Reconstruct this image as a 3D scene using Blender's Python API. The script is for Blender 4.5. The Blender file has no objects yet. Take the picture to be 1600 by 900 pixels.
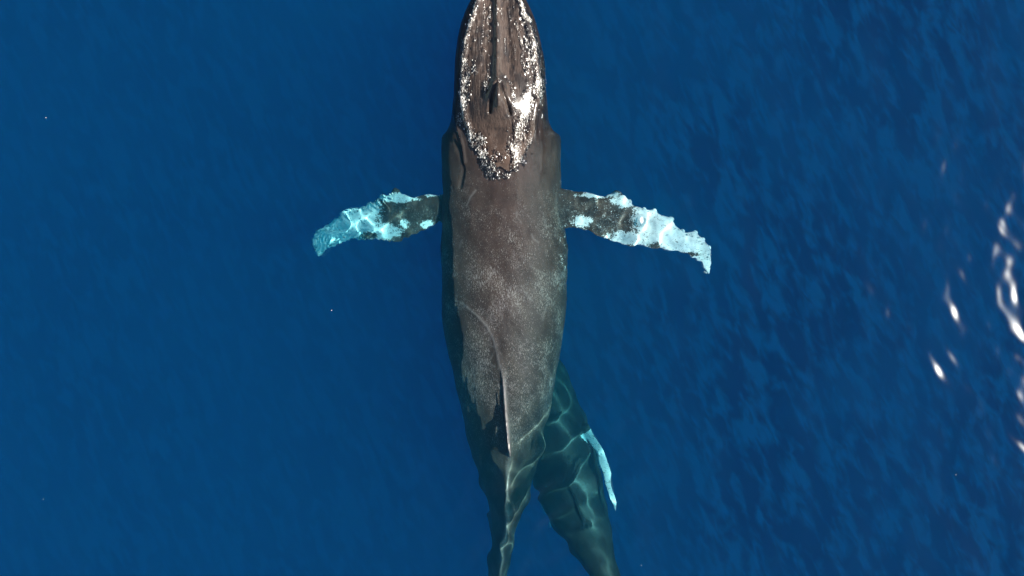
import bpy, bmesh, math
import numpy as np
from math import radians, sin, cos, pi

# ------------------------------------------------------------------ camera, light, exposure
scene = bpy.context.scene
COL = scene.collection
CAM_H = 16.0                 # drone height above the sea, metres
PPM = 1600.0 / 22.0          # photograph pixels per metre at sea level
cam_data = bpy.data.cameras.new("drone_camera")
cam_data.sensor_width = 36.0
cam_data.lens = 36.0 * CAM_H / 22.0
cam_data.clip_start = 0.1
cam_data.clip_end = 3000.0
cam = bpy.data.objects.new("drone_camera", cam_data)
cam.location = (0, 0, CAM_H)
COL.objects.link(cam)
scene.camera = cam

SUN_EL, SUN_AZ = radians(38.5), radians(1.0)      # azimuth from +X towards +Y
world = bpy.data.worlds.new("World")
scene.world = world
world.use_nodes = True
wn = world.node_tree.nodes
bg = wn["Background"]
sky = wn.new("ShaderNodeTexSky")
sky.sky_type = 'NISHITA'
sky.sun_disc = False
sky.sun_elevation = SUN_EL
sky.sun_rotation = pi / 2 - SUN_AZ
sky.air_density = 1.0
sky.dust_density = 0.05
world.node_tree.links.new(sky.outputs[0], bg.inputs[0])
bg.inputs[1].default_value = 0.06

sun_data = bpy.data.lights.new("sun", 'SUN')
sun_data.energy = 5.0
sun_data.angle = radians(0.45)
sun_data.color = (1.0, 0.95, 0.87)
sun_data.cycles.is_caustics_light = True
sun = bpy.data.objects.new("sun", sun_data)
from mathutils import Vector
sdir = Vector((cos(SUN_EL) * cos(SUN_AZ), cos(SUN_EL) * sin(SUN_AZ), sin(SUN_EL)))
sun.rotation_euler = sdir.to_track_quat('Z', 'Y').to_euler()
sun.location = sdir * 40
COL.objects.link(sun)

scene.view_settings.view_transform = 'Standard'
scene.view_settings.look = 'None'
scene.view_settings.exposure = 1.45
scene.view_settings.gamma = 1.0
scene.render.engine = 'CYCLES'
cy = scene.cycles
cy.use_denoising = True
cy.max_bounces = 12
cy.volume_bounces = 8
cy.transmission_bounces = 8
cy.transparent_max_bounces = 12
cy.caustics_refractive = True
cy.caustics_reflective = True
cy.blur_glossy = 0.0
cy.sample_clamp_indirect = 4.0

rng = np.random.default_rng(7)

# ------------------------------------------------------------------ helpers
def wx(px, z=0.0):
    d = -z * 0.75 if z < 0 else -z
    return (np.asarray(px, float) - 800.0) / PPM * (CAM_H + d) / CAM_H

def wy(py, z=0.0):
    d = -z * 0.75 if z < 0 else -z
    return (450.0 - np.asarray(py, float)) / PPM * (CAM_H + d) / CAM_H

def pchip(x, y, xq):
    x = np.asarray(x, float); y = np.asarray(y, float); xq = np.clip(np.asarray(xq, float), x[0], x[-1])
    h = np.diff(x); d = np.diff(y) / h
    m = np.zeros_like(y)
    for i in range(1, len(x) - 1):
        if d[i - 1] * d[i] > 0:
            w1, w2 = 2 * h[i] + h[i - 1], h[i] + 2 * h[i - 1]
            m[i] = (w1 + w2) / (w1 / d[i - 1] + w2 / d[i])
    m[0], m[-1] = d[0], d[-1]
    k = np.clip(np.searchsorted(x, xq, side='right') - 1, 0, len(x) - 2)
    t = (xq - x[k]) / h[k]
    return ((1 + 2 * t) * (1 - t) ** 2 * y[k] + t * (1 - t) ** 2 * h[k] * m[k]
            + t * t * (3 - 2 * t) * y[k + 1] + t * t * (t - 1) * h[k] * m[k + 1])

def vnoise(x, y, seed=0):
    r = np.random.default_rng(seed).random((256, 256))
    xi = np.floor(x).astype(int); yi = np.floor(y).astype(int)
    fx, fy = x - xi, y - yi
    fx = fx * fx * (3 - 2 * fx); fy = fy * fy * (3 - 2 * fy)
    a = r[xi % 256, yi % 256]; b = r[(xi + 1) % 256, yi % 256]
    c = r[xi % 256, (yi + 1) % 256]; d = r[(xi + 1) % 256, (yi + 1) % 256]
    return (a * (1 - fx) + b * fx) * (1 - fy) + (c * (1 - fx) + d * fx) * fy

def fbm(x, y, seed=0, octv=4):
    s = 0; a = 0.5; n = 0
    for i in range(octv):
        s = s + a * vnoise(x * 2 ** i + 17.3 * i, y * 2 ** i - 9.1 * i, seed + i); n += a; a *= 0.5
    return s / n

def seg_dist(x, y, pts):
    """distance to a polyline, parameter 0..1 along it"""
    pts = np.asarray(pts, float)
    best = np.full(np.shape(x), 1e9); par = np.zeros(np.shape(x))
    L = np.hypot(*np.diff(pts, axis=0).T); cum = np.r_[0, np.cumsum(L)]
    for i in range(len(pts) - 1):
        ax, ay = pts[i]; bx, by = pts[i + 1]
        dx, dy = bx - ax, by - ay
        t = np.clip(((x - ax) * dx + (y - ay) * dy) / (dx * dx + dy * dy), 0, 1)
        d = np.hypot(x - ax - t * dx, y - ay - t * dy)
        m = d < best
        best = np.where(m, d, best); par = np.where(m, (cum[i] + t * L[i]) / cum[-1], par)
    return best, par

def mesh_from(name, verts, quads, smooth=True):
    verts = np.asarray(verts, np.float32); quads = np.asarray(quads, np.int32)
    me = bpy.data.meshes.new(name)
    n = quads.shape[1]
    me.vertices.add(len(verts)); me.vertices.foreach_set("co", verts.ravel())
    me.loops.add(quads.size); me.loops.foreach_set("vertex_index", quads.ravel())
    me.polygons.add(len(quads)); me.polygons.foreach_set("loop_start", np.arange(0, quads.size, n, dtype=np.int32))
    me.update(calc_edges=True)
    if smooth:
        me.polygons.foreach_set("use_smooth", np.ones(len(me.polygons), bool))
    me.validate()
    return me

def link(name, me, mat, parent=None, **props):
    o = bpy.data.objects.new(name, me)
    COL.objects.link(o)
    if mat is not None:
        me.materials.clear(); me.materials.append(mat)
    if parent is not None:
        o.parent = parent
    for k, v in props.items():
        o[k] = v
    return o

class N:
    """tiny node-tree writer"""
    def __init__(s, name):
        s.m = bpy.data.materials.new(name); s.m.use_nodes = True
        s.t = s.m.node_tree; s.t.nodes.clear()
        s.out = s.t.nodes.new("ShaderNodeOutputMaterial")
    def n(s, typ, inp=None, **attrs):
        nd = s.t.nodes.new("ShaderNode" + typ)
        for k, v in attrs.items(): setattr(nd, k, v)
        for k, v in (inp or {}).items():
            if isinstance(v, bpy.types.NodeSocket): s.t.links.new(v, nd.inputs[k])
            else: nd.inputs[k].default_value = v
        return nd
    def math(s, op, a, b=0.0, c=None, clamp=False):
        inp = {0: a, 1: b}
        if c is not None: inp[2] = c
        return s.n("Math", inp, operation=op, use_clamp=clamp).outputs[0]
    def ramp(s, v, lo, hi, a=0.0, b=1.0, smooth=True):
        return s.n("MapRange", {0: v, 1: lo, 2: hi, 3: a, 4: b},
                   interpolation_type='SMOOTHSTEP' if smooth else 'LINEAR').outputs[0]
    def noise(s, vec, scale, detail=3.0, rough=0.55, dist=0.0):
        return s.n("TexNoise", {"Vector": vec, "Scale": scale, "Detail": detail, "Roughness": rough, "Distortion": dist}).outputs[0]
    def mix(s, f, a, b):
        return s.n("Mix", {0: f, 6: a, 7: b}, data_type='RGBA').outputs[2]
    def add_bsdf(s, a, b): return s.n("AddShader", {0: a, 1: b}).outputs[0]
    def mixs(s, f, a, b): return s.n("MixShader", {0: f, 1: a, 2: b}).outputs[0]

# ------------------------------------------------------------------ the sea
SEA_CLEAR = 0.06             # share of light that crosses the skin of the water unbent
SEA_SCATTER = (0.0002, 0.115, 0.151)
SEA_ABSORB = (1.25, 0.072, 0.0125)
WAVE_SLOPE = 0.046
WAKE_SLOPE = 0.245

def surface_material():
    g = N("sea_surface")
    # light leaving the water is always let out: the skin mirrors only on its air side
    fr = g.math('MULTIPLY', g.n("Fresnel", {"IOR": 1.333}).outputs[0], g.math('SUBTRACT', 1.0, g.n("NewGeometry").outputs["Backfacing"]))
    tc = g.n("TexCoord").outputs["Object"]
    ripple = g.noise(g.n("Mapping", {"Vector": tc, "Rotation": (0, 0, radians(21)), "Scale": (1.0, 3.0, 1.0)}, vector_type='TEXTURE').outputs[0], 2.3, 2, .5, .6)
    ripple2 = g.noise(g.n("Mapping", {"Vector": tc, "Rotation": (0, 0, radians(25)), "Scale": (1.0, 2.6, 1.0)}, vector_type='TEXTURE').outputs[0], 4.4, 2, .5, .4)
    ripple = g.math('ADD', g.math('MULTIPLY', ripple, .5), g.math('MULTIPLY', ripple2, .5))
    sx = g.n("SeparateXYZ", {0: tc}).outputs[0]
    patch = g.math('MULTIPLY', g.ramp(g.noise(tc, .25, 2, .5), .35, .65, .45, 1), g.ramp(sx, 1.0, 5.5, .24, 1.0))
    # light ripples painted into the surface tint, stronger towards the sun side
    tint = g.mix(g.math("ADD", g.math("MULTIPLY", g.ramp(ripple, .43, .62), patch), g.math("MULTIPLY", g.math("SUBTRACT", 1.0, patch), .84)), (.60, .55, .64, 1), (1, 1, 1, 1))
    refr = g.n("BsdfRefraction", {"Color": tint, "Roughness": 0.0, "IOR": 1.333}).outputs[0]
    tran = g.n("BsdfTransparent", {"Color": (1, 1, 1, 1)}).outputs[0]
    glos = g.n("BsdfGlossy", {"Color": (1, 1, 1, 1), "Roughness": 0.225}, distribution='BECKMANN').outputs[0]
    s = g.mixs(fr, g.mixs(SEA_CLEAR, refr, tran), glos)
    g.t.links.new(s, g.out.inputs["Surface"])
    return g.m

def water_material():
    g = N("sea_water")
    m = max(SEA_SCATTER)
    sc = g.n("VolumeScatter", {"Color": tuple(c / m for c in SEA_SCATTER) + (1,), "Density": m, "Anisotropy": 0.0}).outputs[0]
    m = max(SEA_ABSORB) * 1.0001
    ab = g.n("VolumeAbsorption", {"Color": tuple(1 - c / m for c in SEA_ABSORB) + (1,), "Density": m}).outputs[0]
    g.t.links.new(g.add_bsdf(sc, ab), g.out.inputs["Volume"])
    return g.m

def wave_height(X, Y):
    r = np.random.default_rng(33)
    Z = np.zeros_like(X)
    comps = []
    for i in range(72):
        lam = 0.32 * (2.4 / 0.32) ** r.random()
        th = radians(19) + r.normal(0, radians(27))
        k = 2 * pi / lam
        amp = (lam / 0.9) ** -0.1 / k
        comps.append((k * cos(th), k * sin(th), r.random() * 2 * pi, amp))
    s2 = sum((a * math.hypot(kx, ky)) ** 2 / 2 for kx, ky, p, a in comps)
    sc = WAVE_SLOPE / math.sqrt(s2)
    for kx, ky, p, a in comps:
        Z += sc * a * np.sin(kx * X + ky * Y + p)
    # calmer and rougher patches
    Z *= 0.55 + 0.9 * fbm(X * 0.16 + 40, Y * 0.16 + 40, 5, 2)
    # the wrinkled water over the tail stock and the calf
    m = np.exp(-((X - 0.9) / 1.9) ** 2 - ((Y + 4.8) / 2.2) ** 2)
    W = np.zeros_like(X)
    for i in range(22):
        lam = 0.45 + 0.5 * r.random(); k = 2 * pi / lam; th = r.random() * 2 * pi
        W += np.sin(k * (cos(th) * X + sin(th) * Y) + r.random() * 6.3) / k
    Z += m * W * WAKE_SLOPE / math.sqrt(11.0)
    m = np.exp(-((X + 0.1) / 0.9) ** 2 - ((Y + 4.7) / 1.7) ** 2)
    W = np.zeros_like(X)
    for i in range(18):
        lam = 0.30 + 0.3 * r.random(); k = 2 * pi / lam; th = r.random() * 2 * pi
        W += np.sin(k * (cos(th) * X + sin(th) * Y) + r.random() * 6.3) / k
    Z += m * W * 0.20 / 3.0
    # chop stirred up over the two spread flippers
    m = np.exp(-((abs(X + 0.05) - 2.9) / 1.2) ** 4 - ((Y - 1.45) / 0.8) ** 4)
    W = np.zeros_like(X)
    for i in range(20):
        lam = 0.26 + 0.4 * r.random(); k = 2 * pi / lam; th = r.random() * 2 * pi
        W += np.sin(k * (cos(th) * X + sin(th) * Y) + r.random() * 6.3) / k
    Z += m * W * 0.15 / 3.2
    # the thin sheet of water sliding over the adult's back lies smoother
    Z *= 1 - 0.65 * np.exp(-((X + 0.2) / 1.3) ** 4 - ((Y - 0.2) / 3.0) ** 4)
    return Z * np.clip((60 - np.maximum(abs(X), abs(Y))) / 40, 0, 1)

def sea_grid(half_x, half_y, step, far, lift):
    def axis(half):
        a = list(np.arange(-half, half + step / 2, step)); s = step; e = half
        while e < far:
            s *= 1.22; e += s; a = [-e] + a + [e]
        return np.array(a)
    X, Y = np.meshgrid(axis(half_x), axis(half_y))
    Z = wave_height(X, Y) + lift
    ny, nx = X.shape
    idx = np.arange(nx * ny).reshape(ny, nx)
    q = np.stack([idx[:-1, :-1], idx[:-1, 1:], idx[1:, 1:], idx[1:, :-1]], -1).reshape(-1, 4)
    return np.stack([X, Y, Z], -1).reshape(-1, 3), q, idx

def build_sea():
    V, q, idx = sea_grid(12.6, 8.2, 0.032, 600, 0.0)
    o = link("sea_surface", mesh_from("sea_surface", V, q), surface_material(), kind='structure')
    o.cycles.is_caustics_caster = True
    # the body of water under that skin: a closed block, nothing but volume
    V, q, idx = sea_grid(12.6, 8.2, 0.08, 620, 0.012)
    rim = np.r_[idx[0, :], idx[1:, -1], idx[-1, -2::-1], idx[-2:0:-1, 0]]
    low = V[rim].copy(); low[:, 2] = -60
    n = len(rim); j = np.arange(n); b0 = len(V)
    side = np.stack([rim[(j + 1) % n], rim[j], b0 + j, b0 + (j + 1) % n], -1)
    V = np.r_[V, low]
    me = bpy.data.meshes.new("sea_water")
    fq = np.r_[q, side]
    bottom = b0 + j[::-1]
    loops = np.r_[fq.ravel(), bottom].astype(np.int32)
    me.vertices.add(len(V)); me.vertices.foreach_set("co", V.astype(np.float32).ravel())
    me.loops.add(len(loops)); me.loops.foreach_set("vertex_index", loops)
    st = np.r_[np.arange(len(fq)) * 4, len(fq) * 4].astype(np.int32)
    me.polygons.add(len(st)); me.polygons.foreach_set("loop_start", st)
    me.update(calc_edges=True); me.validate()
    link("sea_water", me, water_material(), kind='structure')

build_sea()

# ------------------------------------------------------------------ whale bodies
def loft(rings):
    """rings: (n, m, 3) closed in m; capped ends"""
    n, m, _ = rings.shape
    V = rings.reshape(-1, 3)
    idx = np.arange(n * m).reshape(n, m)
    nx = np.roll(idx, -1, 1)
    q = np.stack([idx[:-1], nx[:-1], nx[1:], idx[1:]], -1).reshape(-1, 4)
    faces = [tuple(f) for f in q] + [tuple(idx[0][::-1]), tuple(idx[-1])]
    return V, faces

def body_rings(st, step=0.05, m=112):
    """st rows: y, xl, xr, ztop, zmid, zbot, p"""
    st = np.asarray(st, float); st = st[np.argsort(st[:, 0])]
    yq = np.arange(st[0, 0], st[-1, 0], step)
    c = [pchip(st[:, 0], st[:, k], yq) for k in range(1, 7)]
    th = np.linspace(0, 2 * pi, m, endpoint=False)
    R = []
    for i, y in enumerate(yq):
        xl, xr, zt, zm, zb, p = [a[i] for a in c]
        ct, sn = np.cos(th), np.sin(th)
        cx, hw = (xl + xr) / 2, (xr - xl) / 2
        pe = np.where(sn >= 0, p, 2.1)
        x = cx + hw * np.sign(ct) * abs(ct) ** (2 / pe)
        z = zm + np.where(sn >= 0, zt - zm, zm - zb) * np.sign(sn) * abs(sn) ** (2 / pe)
        R.append(np.stack([x, np.full(m, y), z], -1))
    return np.array(R)

def blade_rings(lead, trail, zs, thick, n=70, m=28, zslope=0.0):
    """lead, trail: (k,2) world outlines root to tip; zs, thick: lists spaced along the blade"""
    def res(p):
        p = np.asarray(p, float); L = np.r_[0, np.cumsum(np.hypot(*np.diff(p, axis=0).T))]
        q = np.linspace(0, L[-1], n)
        return np.stack([np.interp(q, L, p[:, 0]), np.interp(q, L, p[:, 1])], -1)
    a, b = res(lead), res(trail)
    t = np.linspace(0, 1, n)
    z = pchip(np.linspace(0, 1, len(zs)), zs, t); h = pchip(np.linspace(0, 1, len(thick)), thick, t)
    th = np.linspace(0, 2 * pi, m, endpoint=False)
    R = []
    for i in range(n):
        u = 0.5 - 0.5 * np.cos(th)                       # 0 lead .. 1 trail
        prof = np.sin(th) * (0.62 + 0.38 * np.cos(th))   # fuller near the leading edge
        P = a[i] * (1 - u)[:, None] + b[i] * u[:, None]
        R.append(np.stack([P[:, 0], P[:, 1], z[i] + h[i] * 0.5 * prof + zslope * (u - 0.5)], -1))
    return np.array(R)

def fuse(name, pieces, voxel, smooth_iter):
    """joins lofted pieces into one continuous skin"""
    bm = bmesh.new()
    for R in pieces:
        V, F = loft(R)
        vs = [bm.verts.new(v) for v in V]
        for f in F:
            try: bm.faces.new([vs[i] for i in f])
            except ValueError: pass
        bm.normal_update()
    bmesh.ops.recalc_face_normals(bm, faces=bm.faces)
    me = bpy.data.meshes.new(name + "_rough"); bm.to_mesh(me); bm.free()
    o = bpy.data.objects.new(name + "_rough", me); COL.objects.link(o)
    r = o.modifiers.new("r", 'REMESH'); r.mode = 'VOXEL'; r.voxel_size = voxel; r.use_smooth_shade = True
    s = o.modifiers.new("s", 'SMOOTH'); s.factor = 0.5; s.iterations = smooth_iter
    dg = bpy.context.evaluated_depsgraph_get()
    out = bpy.data.meshes.new_from_object(o.evaluated_get(dg))
    out.name = name
    bpy.data.objects.remove(o); bpy.data.meshes.remove(me)
    return out

def get_co(me):
    a = np.empty(len(me.vertices) * 3, np.float32); me.vertices.foreach_get("co", a); return a.reshape(-1, 3).astype(float)
def get_no(me):
    a = np.empty(len(me.vertices) * 3, np.float32); me.vertices.foreach_get("normal", a); return a.reshape(-1, 3).astype(float)
def set_co(me, co):
    me.vertices.foreach_set("co", co.astype(np.float32).ravel()); me.update()
def set_attr(me, name, vals):
    at = me.attributes.new(name, 'FLOAT', 'POINT'); at.data.foreach_set("value", np.asarray(vals, np.float32))

def P(pts, z=0.0):
    pts = np.asarray(pts, float)
    if np.isscalar(z): z = np.full(len(pts), z)
    return np.array([[wx(p[0], zz), wy(p[1], zz)] for p, zz in zip(pts, z)])

# ---- mother ----
M_ST = [  # py, left px, right px, ztop, zmid, zbot, exponent
    (-44, 772, 786, -0.06, -0.18, -0.35, 2.2),
    (-40, 764, 794, 0.00, -0.20, -0.55, 2.3),
    (-25, 750, 806, 0.08, -0.22, -0.80, 2.5),
    (0, 735, 822, 0.15, -0.26, -1.00, 2.7),
    (30, 722, 836, 0.20, -0.30, -1.15, 2.8),
    (60, 715, 844, 0.23, -0.34, -1.25, 2.8),
    (100, 710, 852, 0.26, -0.38, -1.40, 2.7),
    (150, 708, 855, 0.36, -0.42, -1.55, 2.3),
    (185, 704, 858, 0.32, -0.50, -1.65, 2.0),
    (203, 698, 865, 0.22, -0.55, -1.70, 2.0),
    (213, 689, 876, 0.13, -0.60, -1.74, 2.0),
    (240, 688, 877, 0.05, -0.66, -1.80, 2.0),
    (268, 689, 877, 0.00, -0.70, -1.88, 2.0),
    (300, 691, 877, -0.03, -0.75, -1.95, 2.0),
    (350, 690, 883, -0.035, -0.80, -2.05, 2.0),
    (400, 689, 887, -0.05, -0.85, -2.10, 1.95),
    (450, 689, 887, -0.055, -0.90, -2.10, 1.9),
    (500, 691, 882, -0.065, -0.92, -2.05, 1.85),
    (560, 701, 873, -0.09, -0.95, -1.95, 1.75),
    (600, 710, 867, -0.14, -0.98, -1.88, 1.85),
    (650, 720, 858, -0.23, -1.02, -1.80, 1.7),
    (700, 731, 848, -0.34, -1.06, -1.74, 1.32),
    (740, 745, 836, -0.42, -1.10, -1.70, 1.15),
    (790, 760, 823, -0.50, -1.14, -1.64, 1.1),
    (820, 767, 815, -0.55, -1.15, -1.60, 1.1),
    (840, 769, 804, -0.60, -1.15, -1.56, 1.1),
    (870, 766, 800, -0.66, -1.15, -1.53, 1.1),
    (900, 761, 797, -0.72, -1.15, -1.50, 1.15),
    (950, 752, 791, -0.76, -1.14, -1.42, 1.4),
    (1000, 742, 783, -0.92, -1.18, -1.38, 1.6),
    (1030, 745, 777, -1.02, -1.20, -1.34, 1.8),
]
mst = []
for (py, l, r, zt, zm, zb, p) in M_ST:
    zs = min(0, zm * 0.7)
    mst.append((wy(py, zs), wx(l, zs), wx(r, zs), zt, zm, zb, p))
body = body_rings(mst)

LF_LEAD = [(735, 300), (692, 304), (665, 303), (640, 307), (628, 303), (617, 297), (607, 303), (598, 308), (585, 314), (578, 322), (565, 320), (556, 326), (548, 323), (537, 328), (531, 340), (520, 343), (511, 348), (503, 354), (496, 355), (490, 366), (486, 378), (489, 390), (497, 402)]
LF_TRAIL = [(735, 345), (692, 345), (678, 352), (655, 364), (640, 372), (622, 380), (600, 377), (575, 374), (550, 374), (535, 379), (522, 386), (512, 393), (502, 402)]
RF_LEAD = [(835, 292), (876, 294), (905, 299), (945, 307), (955, 303), (964, 302), (975, 306), (983, 313), (991, 320), (1006, 326), (1022, 328), (1035, 337), (1048, 338), (1056, 350), (1070, 362), (1080, 360), (1087, 359), (1094, 369), (1101, 371), (1107, 382), (1112, 393), (1114, 410), (1109, 428)]
RF_TRAIL = [(835, 357), (887, 357), (902, 356), (918, 360), (937, 371), (958, 381), (985, 386), (1010, 388), (1030, 390), (1048, 393), (1066, 397), (1084, 404), (1096, 413), (1105, 428)]
LZ, RZ = [-0.75, -0.85, -0.95, -1.10, -1.30], [-0.56, -0.48, -0.44, -0.48, -0.60]
def zal(n, zs): return pchip(np.linspace(0, 1, len(zs)), zs, np.linspace(0, 1, n))
lf_l, lf_t = P(LF_LEAD, zal(len(LF_LEAD), LZ)), P(LF_TRAIL, zal(len(LF_TRAIL), LZ))
rf_l, rf_t = P(RF_LEAD, zal(len(RF_LEAD), RZ)), P(RF_TRAIL, zal(len(RF_TRAIL), RZ))
lfin = blade_rings(lf_l, lf_t, LZ, [0.30, 0.24, 0.20, 0.16, 0.10], n=140)
rfin = blade_rings(rf_l, rf_t, RZ, [0.30, 0.24, 0.20, 0.16, 0.10], n=140)

def ball(x, y, z, r, n=9, m=12):
    a = np.linspace(-.98, .98, n); th = np.linspace(0, 2 * pi, m, endpoint=False)
    return np.array([np.stack([x + r * math.sqrt(1 - t * t) * np.cos(th), np.full(m, y + r * t), z + r * math.sqrt(1 - t * t) * np.sin(th)], -1) for t in a])
knobs = []
for (px, py, z, r) in [(617, 301, -.95, .085), (600, 309, -.97, .06), (579, 322, -1.0, .07), (556, 329, -1.08, .075), (537, 334, -1.12, .065), (521, 347, -1.17, .06), (510, 353, -1.2, .065), (497, 361, -1.25, .06), (490, 376, -1.28, .05),
                       (963, 306, -.55, .085), (983, 316, -.55, .06), (1006, 328, -.56, .06), (1022, 332, -.58, .07), (1047, 343, -.6, .075), (1066, 360, -.63, .05), (1085, 364, -.66, .07), (1098, 374, -.68, .06), (1108, 388, -.7, .05)]:
    knobs.append(ball(float(wx(px, z)), float(wy(py, z)), z, r * 1.22))

def fluke(cx, cy, z, span, side, ang=0.0):
    k = span / 2.0
    lead = np.array([(0, .55), (.25, .42), (.6, .22), (.85, .0), (1.0, -.22), (1.03, -.36)])
    trail = np.array([(0, -.30), (.2, -.34), (.45, -.36), (.7, -.37), (.9, -.38), (1.0, -.40)])
    def tr(p):
        x, y = p[:, 0] * side * k, p[:, 1] * k
        return np.stack([cx + x * cos(ang) - y * sin(ang), cy + x * sin(ang) + y * cos(ang)], -1)
    return blade_rings(tr(lead), tr(trail), [z, z - 0.03, z - 0.08], [0.20 * k / 2 + .06, .12 * k / 2 + .03, .06], n=60)
fy = wy(1030, -0.9); fx = wx(760, -0.9)
flk = [fluke(fx, fy, -1.15, 4.2, 1), fluke(fx, fy, -1.15, 4.2, -1)]

def dorsal_rings(path, n=60, m=24):
    """path rows: px, py, z base, z top, half thickness"""
    a = np.asarray(path, float)
    t = np.linspace(0, 1, len(a)); q = np.linspace(0, 1, n)
    c = [pchip(t, a[:, k], q) for k in range(5)]
    th = np.linspace(0, 2 * pi, m, endpoint=False)
    R = []
    for px, py, zb, zt, h in zip(*c):
        x0, y0 = wx(px, -0.1), wy(py, -0.1)
        u = np.sin(th) * 0.5 + 0.5
        w = h * np.cos(th) * (1.25 - 0.9 * u)
        R.append(np.stack([x0 + w, np.full(m, float(y0)), zb + (zt - zb) * u], -1))
    return np.array(R)
dorsal = dorsal_rings([(784, 560, -0.45, -0.16, .05), (785, 585, -0.5, -0.06, .07), (788, 615, -0.5, -0.03, .085), (790, 645, -0.55, -0.01, .085),
                       (792, 670, -0.6, 0.01, .08), (794, 692, -0.6, 0.00, .065), (796, 707, -0.6, -0.02, .05), (796, 716, -0.7, -0.2, .045), (796, 722, -0.8, -0.45, .04)])

mother_me = fuse("humpback_whale", [body, lfin, rfin, dorsal] + knobs + flk, 0.024, 5)

# relief of the head, back and flippers
def G(x, y, px, py, sx, sy, z=0.25):
    return np.exp(-((x - wx(px, z)) / sx) ** 2 - ((y - wy(py, z)) / sy) ** 2)

def mother_relief(me):
    co, no = get_co(me), get_no(me)
    x, y, z = co.T
    up = np.clip(no[:, 2] * 1.4, 0, 1)
    d = np.zeros(len(co))
    pyc = 450 - y * PPM * CAM_H / (CAM_H - 0.25)           # approximate photo rows and columns on the back
    pxc = 800 + x * PPM * CAM_H / (CAM_H - 0.25)
    head = 1 / (1 + np.exp((pyc - 150) / 8))
    # rostral ridge running into the splash guard
    cxr = 777 + 0 * pyc
    d += up * (0.055 + .03 * np.exp(-((pyc - 108) / 22) ** 2)) * np.exp(-((pxc - cxr) / (3.6 + 0.012 * np.clip(pyc, 0, 200))) ** 2) * (1 / (1 + np.exp((pyc - 135) / 8)))
    gw = 6 + 20 * np.clip((pyc - 118) / 60, 0, 1)
    d += up * 0.20 * np.exp(-((pxc - 779) / gw) ** 2) * np.exp(-((pyc - 152) / 24) ** 2)
    # nostril slits, a spread V
    for line in ([(777, 132), (771, 150), (766, 176)], [(781, 132), (787, 150), (797, 178)]):
        dist, par = seg_dist(pxc, pyc, line)
        d -= up * 0.09 * np.exp(-(dist / 2.4) ** 2)
    for line in ([(779, 130), (779, 168)],):
        dist, par = seg_dist(pxc, pyc, line)
        d += up * 0.05 * np.exp(-(dist / 3.0) ** 2)
    # troughs either side of the ridge
    for sx in (-1, 1):
        d -= up * 0.05 * np.exp(-((pxc - 778 - sx * (14 + .05 * pyc)) / 9) ** 2) / (1 + np.exp((pyc - 130) / 10))
    # raised lips and the mouth line outside them
    left = np.interp(pyc, [-40, 0, 60, 100, 150, 185, 215], [766, 746, 728, 723, 722, 728, 740])
    right = np.interp(pyc, [-40, 0, 60, 100, 150, 185, 215], [792, 812, 832, 838, 838, 832, 826])
    fade = 1 / (1 + np.exp((pyc - 200) / 6))
    for e, sg in ((left, -1), (right, 1)):
        d += up * fade * 0.06 * np.exp(-((pxc - e) / 5) ** 2)
        d -= np.clip(no[:, 2] * 2 + 0.3, 0, 1) * fade * 0.09 * np.exp(-((pxc - e - sg * 9) / 4.0) ** 2)
    # tubercles on the rostrum
    r = np.random.default_rng(3)
    tub = [(777, yy) for yy in (-20, -5, 12, 36, 62, 90)]
    for yy in np.arange(-18, 150, 15):
        for f in (.42, .78):
            for sg, e in ((-1, np.interp(yy, [-40, 0, 60, 100, 150], [766, 746, 728, 723, 722])), (1, np.interp(yy, [-40, 0, 60, 100, 150], [792, 812, 832, 838, 838]))):
                tub.append((777 + (e - 777) * f + r.normal(0, 1.5), yy + r.normal(0, 4)))
    for (tx, ty) in tub:
        d += up * (0.022 + .014 * r.random()) * np.exp(-(((pxc - tx) / 2.6) ** 2 + ((pyc - ty) / 3.2) ** 2))
    # shoulder folds behind the jaw hinge, low swells along the back
    for line, s, a in (([(706, 215), (716, 235), (722, 262), (716, 288)], 3.0, -.03), ([(704, 150), (712, 190), (722, 225), (724, 250)], 3.0, .04),
                       ([(838, 150), (852, 180), (868, 206)], 3.0, .035), ([(840, 190), (848, 225), (846, 262)], 5, .02),
                       ([(727, 478), (752, 500), (770, 525), (778, 556), (786, 590)], 4.0, .02)):
        dist, par = seg_dist(pxc, pyc, line)
        d += up * a * np.exp(-(dist / s) ** 2)
    d += 0.07 * (fbm(x * 1.7 + z * 1.3 + 9, y * 1.1 + 5, 11, 3) - .5) * np.clip((pyc - 190) / 60, 0, 1)
    d += 0.010 * (fbm(x * 9, y * 5, 12, 3) - .5)
    # knuckles of the tail stock
    d += np.clip((pyc - 720) / 60, 0, 1) * 0.03 * np.exp(-(((y + 4.7) % 0.62 - .31) / .12) ** 2) * up
    # flippers: lumps on the leading edge and a rough skin
    fin = (abs(x - wx(785)) > 1.42)
    wob = (fbm(x * 5 + 3, y * 5 + z * 3, 31, 3) - .5)
    d += np.where(fin & (pyc < 480), 0.08 * wob + 0.018 * (fbm(x * 15, y * 15 + z * 9, 33, 3) - .5), 0)
    co += no * d[:, None]
    set_co(me, co)
    return fin

fin_mask = mother_relief(mother_me)

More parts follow.
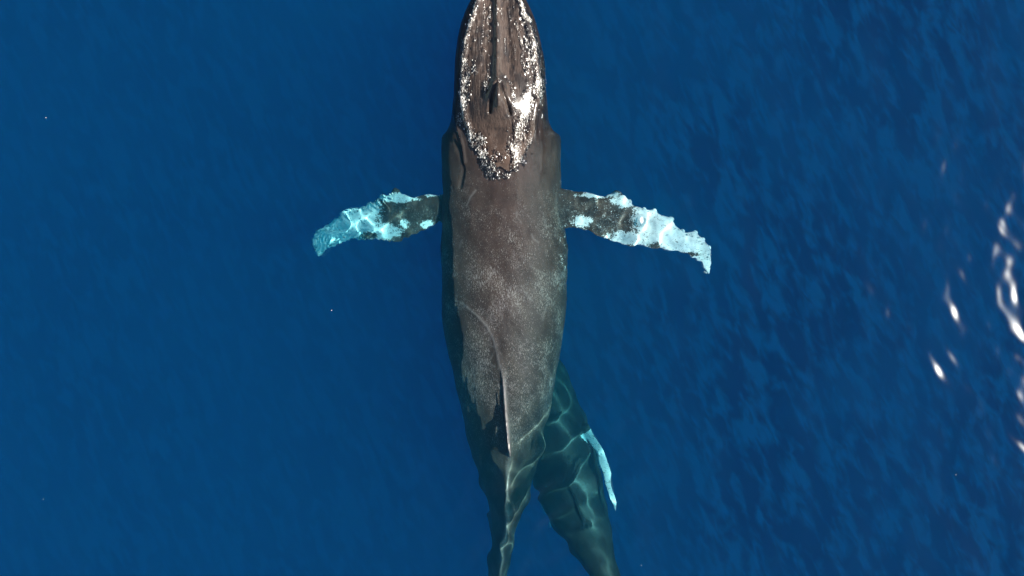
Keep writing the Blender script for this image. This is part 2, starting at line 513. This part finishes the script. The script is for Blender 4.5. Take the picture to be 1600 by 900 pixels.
# pigment: pale flippers with dark skin showing at the root and in the middle
def pigment_mother(me):
    co = get_co(me)
    x, y, z = co.T
    pale = np.full(len(co), -0.6)
    zz = np.where(x < 0, np.interp(x, [-4.3, -1.2], [-1.25, -.75]), np.interp(x, [1.2, 4.4], [-.58, -.72]))
    k = CAM_H / (CAM_H - zz * 0.75)
    px, py = 800 + x * PPM * k, 450 - y * PPM * k
    L = (px < 694); R_ = (px > 874)
    fl = (py > 280) & (py < 440)
    # left
    lead = np.interp(px, [486, 500, 537, 575, 617, 692], [385, 354, 330, 318, 298, 303])
    trail = np.interp(px, [486, 500, 535, 575, 622, 655, 692], [385, 402, 379, 374, 380, 364, 345])
    c = (py - lead) / np.maximum(trail - lead, 1)
    b = (598 - px) / 26
    b = np.maximum(b, 1.1 - np.hypot((px - 622) / 34, (py - 309) / 6.5))
    b = np.maximum(b, 1.0 - np.hypot((px - 668) / 12, (py - 350) / 7))
    b = np.maximum(b, 1.1 - np.hypot((px - 603) / 22, (py - 362) / 14))
    b = np.maximum(b, 0.9 - np.hypot((px - 632) / 8, (py - 350) / 8))
    b = np.maximum(b, 0.7 - np.hypot((px - 675) / 20, (py - 304) / 5))
    b = np.minimum(b, np.hypot((px - 577) / 12, (py - 369) / 6) - .75)
    b = np.maximum(b, np.where(px < 655, -.38, -.62))
    pale = np.where(L & fl, b, pale)
    # right
    b = (px - 985) / 26
    b = np.maximum(b, 1.1 - np.hypot((px - 975) / 20, (py - 316) / 10))
    b = np.maximum(b, 1.0 - np.hypot((px - 935) / 36, (py - 306) / 5))
    b = np.maximum(b, 1.1 - np.hypot((px - 908) / 15, (py - 347) / 9))
    b = np.maximum(b, 1.0 - np.hypot((px - 980) / 36, (py - 374) / 12))
    b = np.minimum(b, np.hypot((px - 1022) / 13, (py - 385) / 7) - .7)
    b = np.minimum(b, np.hypot((px - 1075) / 22, (py - 398) / 5) - .6)
    b = np.maximum(b, -.26)
    pale = np.where(R_ & fl, b, pale)
    under = np.clip(-(z + 1.5) / .4, 0, 1)
    set_attr(me, "pale", np.clip(pale, -1, 1.5))
    k = CAM_H / (CAM_H + 0.2)
    px, py = 800 + x * PPM * k, 450 - y * PPM * k
    crest = np.interp(py, [560, 600, 650, 705, 740, 800, 850, 900], [785, 787, 791, 795.5, 792, 792, 786, 779])
    w = np.exp(-((px - crest - 1.0) / 2.6) ** 2) * np.clip((py - 575) / 30, 0, 1) * np.clip((960 - py) / 80, 0, 1) * (z > -0.95)  # paler line along the crest of the dorsal fin and tail stock
    w *= np.where(py < 712, 1.0, .55)
    dist, _ = seg_dist(px, py, [(722, 474), (745, 492), (762, 510), (772, 532), (778, 556), (785, 588)])
    w = np.maximum(w, .45 * np.exp(-(dist / 1.8) ** 2) * (z > -.6))
    r = np.random.default_rng(14)
    for i in range(16):
        cx, cyy, a, L = r.uniform(712, 868), r.uniform(300, 640), r.normal(pi / 2, .7), r.uniform(8, 34)
        bend = r.normal(0, 2)
        pts = [(cx - L / 2 * cos(a), cyy - L / 2 * sin(a)), (cx + bend * sin(a), cyy - bend * cos(a)), (cx + L / 2 * cos(a), cyy + L / 2 * sin(a))]
        near = (abs(px - cx) < 40) & (abs(py - cyy) < 40) & (z > -.7)
        dist, _ = seg_dist(px[near], py[near], pts)
        w[near] = np.maximum(w[near], r.uniform(.12, .4) * np.exp(-(dist / r.uniform(.8, 1.5)) ** 2))
    set_attr(me, "pale_lines", w)
pigment_mother(mother_me)

def skin_material(name, base, mott, speck_amt, young=False):
    g = N(name)
    tc = g.n("TexCoord").outputs["Object"]
    sep = g.n("SeparateXYZ", {0: tc})
    yy = sep.outputs[1]
    at = g.n("Attribute", attribute_name="pale").outputs["Fac"]
    n1 = g.noise(tc, 1.1, 4, .6)
    n2 = g.noise(tc, 7.0, 5, .65)
    col = g.mix(g.ramp(n1, .35, .68), base, mott)
    col = g.mix(g.ramp(n2, .45, .75, 0, .45), col, (base[0] * .45, base[1] * .45, base[2] * .45, 1))
    if not young:   # browner towards the head, greyer towards the tail
        col = g.n("Mix", {0: 1.0, 6: col, 7: g.mix(g.ramp(yy, 2.6, 3.8), g.mix(g.ramp(yy, -4.0, 1.4), (1.04, 1.18, 1.15, 1), (1.14, .90, .80, 1)), (.80, .67, .60, 1))}, data_type='RGBA', blend_type='MULTIPLY').outputs[2]
        blot = g.noise(g.n("Mapping", {"Vector": tc, "Scale": (1.0, .4, 1.0)}).outputs[0], 5.0, 4, .65, .5)
        col = g.mix(g.math('MULTIPLY', g.ramp(blot, .48, .62), g.ramp(yy, 2.6, 3.6, 0, .75)), col, (.012, .010, .010, 1))
    # fine scratches along the body and scattered pale flecks, thickest on the middle of the back
    st = g.n("Mapping", {"Vector": tc, "Scale": (1.0, 0.30, 1.0), "Rotation": (0, 0, 0.15)}).outputs[0]
    flk = g.n("TexVoronoi", {"Vector": st, "Scale": 30.0, "Randomness": 1.0}).outputs["Distance"]
    dens = g.noise(tc, 1.6, 3, .6)
    band = g.math('MULTIPLY', g.ramp(yy, 3.6, 0.2, .25, 1.0), g.ramp(yy, -5.5, -2.6))
    if young: band = 0.25
    thr = g.math('MULTIPLY', g.ramp(dens, .22, .78, .12, .38), band)
    f1 = g.math('SMOOTH_MIN', 1.0, g.ramp(g.math('SUBTRACT', thr, flk), 0.0, .06), .01)
    st2 = g.n("Mapping", {"Vector": tc, "Scale": (1.0, 0.5, 1.0), "Rotation": (0, 0, -0.5)}).outputs[0]
    flk2 = g.n("TexVoronoi", {"Vector": st2, "Scale": 60.0}).outputs["Distance"]
    f2 = g.ramp(g.math('SUBTRACT', g.math('MULTIPLY', thr, 1.5), flk2), 0.0, .10)
    scr = g.n("TexWave", {"Vector": tc, "Scale": 1.1, "Distortion": 14.0, "Detail": 4.0, "Detail Scale": 2.2, "Detail Roughness": .7}).outputs["Fac"]
    f3 = g.math('MULTIPLY', g.ramp(scr, .985, 1.0), g.math('MULTIPLY', g.ramp(dens, .42, .6), band))
    pale_skin = (0.34, 0.31, 0.28, 1)
    col = g.mix(g.math('MULTIPLY', f1, speck_amt), col, pale_skin)
    col = g.mix(g.math('MULTIPLY', f2, speck_amt * .7), col, pale_skin)
    col = g.mix(g.math('MULTIPLY', f3, speck_amt * .8), col, pale_skin)
    pale_lines = g.n("Attribute", attribute_name="pale_lines").outputs["Fac"]
    col = g.mix(g.math('MULTIPLY', pale_lines, g.ramp(g.noise(tc, 9, 4, .65), .3, .55, .35, 1)), col, (.36, .34, .31, 1))
    # white flippers with ragged borders and peppered dark marks
    rag = g.noise(tc, 9.0, 5, .7, .4)
    rag2 = g.noise(tc, 34.0, 3, .6)
    w = g.math('ADD', at, g.math('MULTIPLY', g.math('SUBTRACT', rag, .5), 2.2))
    w = g.math('ADD', w, g.math('MULTIPLY', g.math('SUBTRACT', rag2, .5), 1.7))
    wf = g.ramp(w, .05, .22)
    nearfin = g.ramp(at, -.58, -.5)
    wf = g.math('MULTIPLY', wf, nearfin)
    white = g.mix(g.ramp(g.noise(tc, 14, 4, .6), .5, .75, 0, .5), (.92, .92, .90, 1), (.46, .45, .45, 1))
    mark = g.noise(g.n("Mapping", {"Vector": tc, "Scale": (1, 1.7, 1), "Rotation": (0, 0, .5)}).outputs[0], 12, 5, .7, 1.2)
    wf = g.math('MULTIPLY', wf, g.ramp(mark, .63, .57, .15, 1.0))
    col = g.mix(wf, col, white)
    hgt = g.math('ADD', g.math('MULTIPLY', n2, .5), g.math('MULTIPLY', g.noise(tc, 60, 3, .6), .5))
    bump = g.n("Bump", {"Height": hgt, "Strength": .4, "Distance": .025}).outputs[0]
    # water running off the head
    wet = g.ramp(yy, 3.0, 3.9) if not young else 0.0
    run = g.noise(g.n("Mapping", {"Vector": tc, "Scale": (1.0, 0.13, 0.6)}).outputs[0], 24, 4, .6, .3)
    bump = g.n("Bump", {"Height": g.math('MULTIPLY', run, wet), "Strength": .7, "Distance": .05, "Normal": bump}).outputs[0]
    wet = g.math('MULTIPLY', wet, .8)
    b = g.n("BsdfPrincipled", {"Base Color": col, "Roughness": .42, "Normal": bump, "Specular IOR Level": .15,
                               "Coat Weight": wet, "Coat Roughness": .18, "Coat IOR": 1.33})
    g.t.links.new(b.outputs[0], g.out.inputs["Surface"])
    return g.m

skin = skin_material("whale_skin", (.047, .038, .032, 1), (.074, .061, .053, 1), .6)
mother = link("humpback_whale", mother_me, skin,
              label="large grey-brown adult humpback whale swimming at the surface with spread white flippers", category="whale", group="humpback whales")
mother.cycles.is_caustics_receiver = True

# ---- calf ----
C_ST = [  # py, left, right, z (centre), half height, exponent
    (520, 838, 846, -2.10, .10),
    (535, 822, 858, -2.10, .30),
    (560, 812, 872, -2.08, .45),
    (590, 808, 890, -2.03, .56),
    (630, 812, 905, -1.98, .62),
    (665, 818, 917, -1.92, .64),
    (700, 825, 928, -1.86, .64),
    (735, 832, 937, -1.78, .60),
    (770, 835, 945, -1.68, .55),
    (800, 851, 950, -1.56, .50),
    (830, 869, 954, -1.42, .44),
    (860, 893, 960, -1.26, .38),
    (885, 913, 965, -1.12, .32),
    (905, 926, 969, -1.02, .26),
    (930, 936, 972, -.95, .20),
    (950, 944, 973, -.92, .12),
]
cst = []
for (py, l, r, zc, hh) in C_ST:
    cst.append((wy(py, zc), wx(l, zc), wx(r, zc), zc + hh, zc, zc - hh, 1.75 if py > 740 else 2.0))
calf_body = body_rings(cst, step=.04, m=80)
CR_LEAD = [(905, 655), (917, 660), (926, 672), (936, 688), (945, 706), (951, 724), (957, 738), (959, 756), (963, 775), (963, 798)]
CR_TRAIL = [(900, 672), (910, 686), (918, 698), (929, 710), (934, 724), (941, 737), (945, 753), (950, 768), (955, 785), (961, 799)]
CRZ = [-1.6, -1.3, -1.05, -0.95, -1.0]
crf = blade_rings(P(CR_LEAD, zal(len(CR_LEAD), CRZ)), P(CR_TRAIL, zal(len(CR_TRAIL), CRZ)), CRZ, [.16, .13, .11, .09, .06], n=80)
CL_LEAD = [(845, 690), (835, 715), (832, 740), (836, 765), (845, 790), (854, 812), (861, 824)]
CL_TRAIL = [(855, 700), (850, 720), (848, 740), (850, 762), (855, 785), (860, 806), (864, 823)]
CLZ = [-2.1, -2.6, -3.0, -3.3]
clf = blade_rings(P(CL_LEAD, zal(len(CL_LEAD), CLZ)), P(CL_TRAIL, zal(len(CL_TRAIL), CLZ)), CLZ, [.16, .12, .10, .06], n=60)
cfl = [fluke(wx(950, -.9), wy(928, -.9), -.72, 1.55, 1, .28), fluke(wx(950, -.9), wy(928, -.9), -.55, 1.5, -1, .28)]
cd = dorsal_rings([(893, 768, -1.5, -1.2, .03), (899, 785, -1.4, -1.05, .05), (905, 802, -1.35, -.97, .05), (911, 818, -1.3, -.93, .045), (915, 828, -1.3, -1.0, .03), (917, 834, -1.3, -1.1, .02)], n=40)
calf_me = fuse("humpback_calf", [calf_body, crf, clf, cd] + cfl, 0.024, 5)
co, no = get_co(calf_me), get_no(calf_me)
d = 0.03 * (fbm(co[:, 0] * 2 + 3, co[:, 1] * 2, 41, 3) - .5)
set_co(calf_me, co + no * d[:, None])
co = get_co(calf_me)
k = CAM_H / (CAM_H + 1.2 * .75)
px, py = 800 + co[:, 0] * PPM * k, 450 - co[:, 1] * PPM * k
edge = np.interp(py, [640, 660, 700, 735, 770, 800, 810], [930, 916, 927, 936.5, 945, 951, 953])
mid = (P(CR_LEAD, zal(len(CR_LEAD), CRZ)) + P(CR_TRAIL, zal(len(CR_TRAIL), CRZ))) / 2
dist, par = seg_dist(co[:, 0], co[:, 1], mid)
zf = np.interp(par, np.linspace(0, 1, len(CRZ)), CRZ)
b = np.where((dist < .2) & (abs(co[:, 2] - zf) < .10) & (par > .12), (par - .1) * 12, -.6)
b = np.where((co[:, 2] < -2.35) & (py > 690), .45, b)
set_attr(calf_me, "pale", np.clip(b, -.6, 1.5))
calf_skin = skin_material("calf_skin", (.017, .022, .020, 1), (.030, .036, .033, 1), .6, True)
calf = link("humpback_calf", calf_me, calf_skin,
            label="small dark humpback calf swimming deeper beside the adult's tail with one white flipper showing", category="whale calf", group="humpback whales")
calf.cycles.is_caustics_receiver = True

# ------------------------------------------------------------------ water and foam off the head, sun glitter painted in pale
def top_map(me, cell, x0, x1, y0, y1):
    co = get_co(me); no = get_no(me)
    nx, ny = int((x1 - x0) / cell) + 1, int((y1 - y0) / cell) + 1
    H = np.full((ny, nx), -9.0)
    m = (no[:, 2] > 0.05) & (co[:, 0] > x0) & (co[:, 0] < x1) & (co[:, 1] > y0) & (co[:, 1] < y1)
    i = ((co[m, 0] - x0) / cell).astype(int); j = ((co[m, 1] - y0) / cell).astype(int)
    np.maximum.at(H, (j, i), co[m, 2])
    for _ in range(6):
        pad = np.pad(H, 1, mode='edge')
        nb = np.stack([pad[:-2, 1:-1], pad[2:, 1:-1], pad[1:-1, :-2], pad[1:-1, 2:]])
        ok = nb > -8; c = ok.sum(0)
        av = np.where(c > 0, np.where(ok, nb, 0).sum(0) / np.maximum(c, 1), -9)
        H = np.where((H < -8) & (c > 1), av, H)
    return H

def build_wash():
    x0, x1, y0, y1, big, cell = -1.5, 1.25, 2.2, 6.7, 0.03, 0.011
    H = top_map(mother_me, big, x0, x1, y0, y1)
    xs, ys = np.arange(x0, x1, cell), np.arange(y0, y1, cell)
    X, Y = np.meshgrid(xs, ys)
    fi = np.clip((X - x0) / big - .5, 0, H.shape[1] - 1.01); fj = np.clip((Y - y0) / big - .5, 0, H.shape[0] - 1.01)
    i, j = fi.astype(int), fj.astype(int); u, v = fi - i, fj - j
    c4 = np.stack([H[j, i], H[j, i + 1], H[j + 1, i], H[j + 1, i + 1]])
    Z = c4[0] * (1 - u) * (1 - v) + c4[1] * u * (1 - v) + c4[2] * (1 - u) * v + c4[3] * u * v
    valid = c4.min(0) > -8
    k = CAM_H / (CAM_H - 0.22)
    PX, PY = 800 + X * PPM * k, 450 - Y * PPM * k
    bands = [  # centre line in photo pixels, half width start, end, strength
        ([(744, -6), (737, 20), (728, 50), (725, 80), (727, 110), (727, 135), (722, 160), (719, 182), (728, 200), (740, 215), (750, 232), (757, 250), (768, 266)], 6, 14, 1.0),
        ([(737, 212), (748, 212), (752, 222)], 8, 10, 1.0),
        ([(764, 262), (778, 274), (792, 272), (803, 262), (812, 246)], 8, 6, .55),
        ([(762, 240), (780, 246), (797, 246)], 15, 15, .42),
        ([(812, -4), (820, 20), (829, 50), (835, 80), (839, 105), (842, 128), (838, 138)], 8, 19, 1.0),
        ([(806, 30), (814, 60), (818, 90), (820, 115)], 3, 6, .7),
        ([(800, 138), (806, 160), (806, 180)], 4, 7, .7),
        ([(822, 148), (826, 165), (818, 185), (810, 205), (806, 228), (808, 246)], 11, 16, 1.0),
        ([(826, 200), (830, 222), (833, 236)], 6, 4, .6),
        ([(757, 10), (755, 40), (752, 75)], 2.5, 2.5, .6),
        ([(740, 95), (742, 118)], 5, 6, .5),
        ([(758, 132), (760, 142)], 6, 6, .6),
        ([(790, 122), (798, 134)], 4, 5, .6),
    ]
    r = np.random.default_rng(88)
    for i in range(22):                       # rivulets along the snout, pale streaks painted for highlights
        f = r.uniform(-.85, .95); ya = r.uniform(-5, 95); yb = ya + r.uniform(10, 40)
        lx = lambda yy: 777 + f * np.interp(yy, [0, 60, 130], [30, 48, 54])
        bands.append(([(lx(ya), ya), (lx((ya + yb) / 2) + r.normal(0, 1), (ya + yb) / 2), (lx(yb), yb)], r.uniform(.8, 1.6), r.uniform(1.2, 2.6), r.uniform(.6, .95)))
    M = np.zeros_like(X)
    for line, w0, w1, st in bands:
        dist, par = seg_dist(PX, PY, line)
        w = w0 + (w1 - w0) * par
        M = np.maximum(M, st * np.clip(1.35 - dist / w, 0, 1.1))
    ragged = fbm(X * 9, Y * 5, 51, 4)
    holes = fbm(X * 26, Y * 17, 57, 3)
    S = M + 1.5 * (ragged - .5) + 0.9 * (holes - .5)
    keep = (S > .44) & valid & (M > .02)
    lump = fbm(X * 22, Y * 14, 61, 3) - .5
    fine = fbm(X * 55, Y * 40, 63, 2) - .5
    Z = Z + 0.006 + np.clip(S - .44, 0, .5) * .03 + .018 * lump * np.clip((S - .44) * 3, 0, 1) + .022 * fine
    kq = keep[:-1, :-1] & keep[1:, :-1] & keep[:-1, 1:] & keep[1:, 1:]
    ny, nx = X.shape
    idx = np.arange(nx * ny).reshape(ny, nx)
    q = np.stack([idx[:-1, :-1], idx[:-1, 1:], idx[1:, 1:], idx[1:, :-1]], -1)[kq]
    used = np.unique(q); remap = np.zeros(nx * ny, int); remap[used] = np.arange(len(used))
    V = np.stack([X, Y, Z], -1).reshape(-1, 3)[used]
    Q = remap[q]; F = S.reshape(-1)[used]
    # loose drops and bubbles around the bands, painted pale as glitter
    r = np.random.default_rng(77)
    W = np.clip(M * 1.2 + .9 * (fbm(X * 6, Y * 4, 71, 3) - .5), 0, 1) * (M > .01) * valid
    pick = np.flatnonzero(r.random(W.size) < W.reshape(-1) * .02)
    base = np.stack([X, Y, H[j, i] * 0 + c4.mean(0)], -1).reshape(-1, 3)[pick]
    dV, dQ = [], []
    for (bx, by, bz) in base:
        a = .003 + .012 * r.random() ** 3; st = 1 + 1.4 * r.random(); b0 = len(V) + len(dV)
        bx += r.normal(0, .006); by += r.normal(0, .006); bz += .012
        dV += [(bx + a, by, bz), (bx, by + a * st, bz), (bx - a, by, bz), (bx, by - a * st, bz), (bx, by, bz + a), (bx, by, bz - a)]
        dQ += [(b0, b0 + 1, b0 + 4, b0 + 4), (b0 + 1, b0 + 2, b0 + 4, b0 + 4), (b0 + 2, b0 + 3, b0 + 4, b0 + 4), (b0 + 3, b0, b0 + 4, b0 + 4)]
    dT = np.array(dQ)[:, :3]
    V = np.r_[V, dV]; F = np.r_[F, np.full(len(dV), 3.0)]
    tri = np.r_[Q[:, [0, 1, 2]], Q[:, [0, 2, 3]], dT]
    me = mesh_from("water_wash_and_glints", V, tri)
    set_attr(me, "foam", F)  # foam together with the painted sun glitter
    g = N("foam_and_glints")
    tc = g.n("TexCoord").outputs["Object"]
    at = g.n("Attribute", attribute_name="foam").outputs["Fac"]
    fo = g.math('ADD', g.math('MULTIPLY', at, .55), g.math('MULTIPLY', g.math('SUBTRACT', g.noise(g.n("Mapping", {"Vector": tc, "Scale": (1, .45, 1)}).outputs[0], 48, 5, .75), .5), 2.8))
    ff = g.ramp(fo, .66, .92)
    fr = g.n("Fresnel", {"IOR": 1.333}).outputs[0]
    clear = g.mixs(fr, g.n("BsdfTransparent", {"Color": (1, 1, 1, 1)}).outputs[0], g.n("BsdfGlossy", {"Color": (1, 1, 1, 1), "Roughness": .13}).outputs[0])
    foam = g.n("BsdfPrincipled", {"Base Color": (.74, .70, .62, 1), "Roughness": .3, "Specular IOR Level": .5}).outputs[0]  # warm sun glitter painted into the foam's base colour
    g.t.links.new(g.mixs(ff, clear, foam), g.out.inputs["Surface"])
    o = link("water_wash_and_glints", me, g.m, kind="stuff", label="foamy water and painted sun glitter streaming in bands off the adult whale's head")
    o.cycles.is_caustics_receiver = True
build_wash()

# barnacles on the leading edges of the flippers and along the jaw
def build_barnacles():
    r = np.random.default_rng(19)
    V, T = [], []
    spots = []
    for lead, zs in ((lf_l, LZ), (rf_l, RZ)):
        zz = zal(len(lead), zs)
        for i in range(22):
            t = r.uniform(5, len(lead) - 1.01); k = int(t); u = t - k
            p = lead[k] * (1 - u) + lead[k + 1] * u
            spots.append((p[0] * (1 - r.uniform(-.004, .035)), p[1] + r.uniform(-.10, -.02), zz[k] + .05 + r.uniform(0, .05)))
    for (x, y, z) in spots:
        a, b0, m = r.uniform(.010, .024), len(V), 7
        for rr, hh in ((1.0, -.4), (.8, .5), (.4, .8)):
            for q in range(m):
                V.append((x + a * rr * cos(2 * pi * q / m), y + a * rr * sin(2 * pi * q / m), z + a * hh))
        V.append((x, y, z + a * .45))
        for ring in range(2):
            for q in range(m):
                i0, i1 = b0 + ring * m + q, b0 + ring * m + (q + 1) % m
                T += [(i0, i1, i1 + m), (i0, i1 + m, i0 + m)]
        for q in range(m):
            T.append((b0 + 2 * m + q, b0 + 2 * m + (q + 1) % m, b0 + 3 * m))
    g = N("barnacle_shell")
    f = g.n("BsdfPrincipled", {"Base Color": (.72, .72, .68, 1), "Roughness": .7}).outputs[0]
    g.t.links.new(f, g.out.inputs["Surface"])
    o = link("barnacle", mesh_from("barnacle", V, T), g.m, mother, kind="stuff", label="small pale barnacles along the edges of the flippers")
    o.cycles.is_caustics_receiver = True
build_barnacles()

# a few flecks of foam drifting on the open sea
def build_flecks():
    spots = [(72, 184), (518, 485), (68, 780), (1494, 742), (1002, 883)]
    r = np.random.default_rng(9)
    V, Q = [], []
    for px, py in spots:
        x, y = float(wx(px)), float(wy(py))
        z = float(wave_height(np.array([[x]]), np.array([[y]]))[0, 0])
        rad = .003 + .004 * r.random()
        b = len(V); m = 8
        for ring, (rr, hh) in enumerate(((1.0, -.3), (.85, .45), (.35, .9))):
            for a in range(m):
                t = 2 * pi * a / m
                V.append((x + rad * rr * cos(t) * (1 + .3 * r.random()), y + rad * 1.3 * rr * sin(t), z + rad * hh))
        for ring in range(2):
            for a in range(m):
                Q.append((b + ring * m + a, b + ring * m + (a + 1) % m, b + (ring + 1) * m + (a + 1) % m, b + (ring + 1) * m + a))
        for a in range(1, m // 2):
            Q.append((b + 2 * m + a - 1, b + 2 * m + a, b + 2 * m + m - 1 - a, b + 2 * m + (m - a) % m))
    g = N("sea_foam")
    f = g.n("BsdfPrincipled", {"Base Color": (.8, .8, .78, 1), "Roughness": .4}).outputs[0]
    g.t.links.new(f, g.out.inputs["Surface"])
    link("foam_fleck", mesh_from("foam_fleck", V, Q), g.m, kind="stuff", label="tiny white flecks of foam scattered over the open blue sea")
build_flecks()
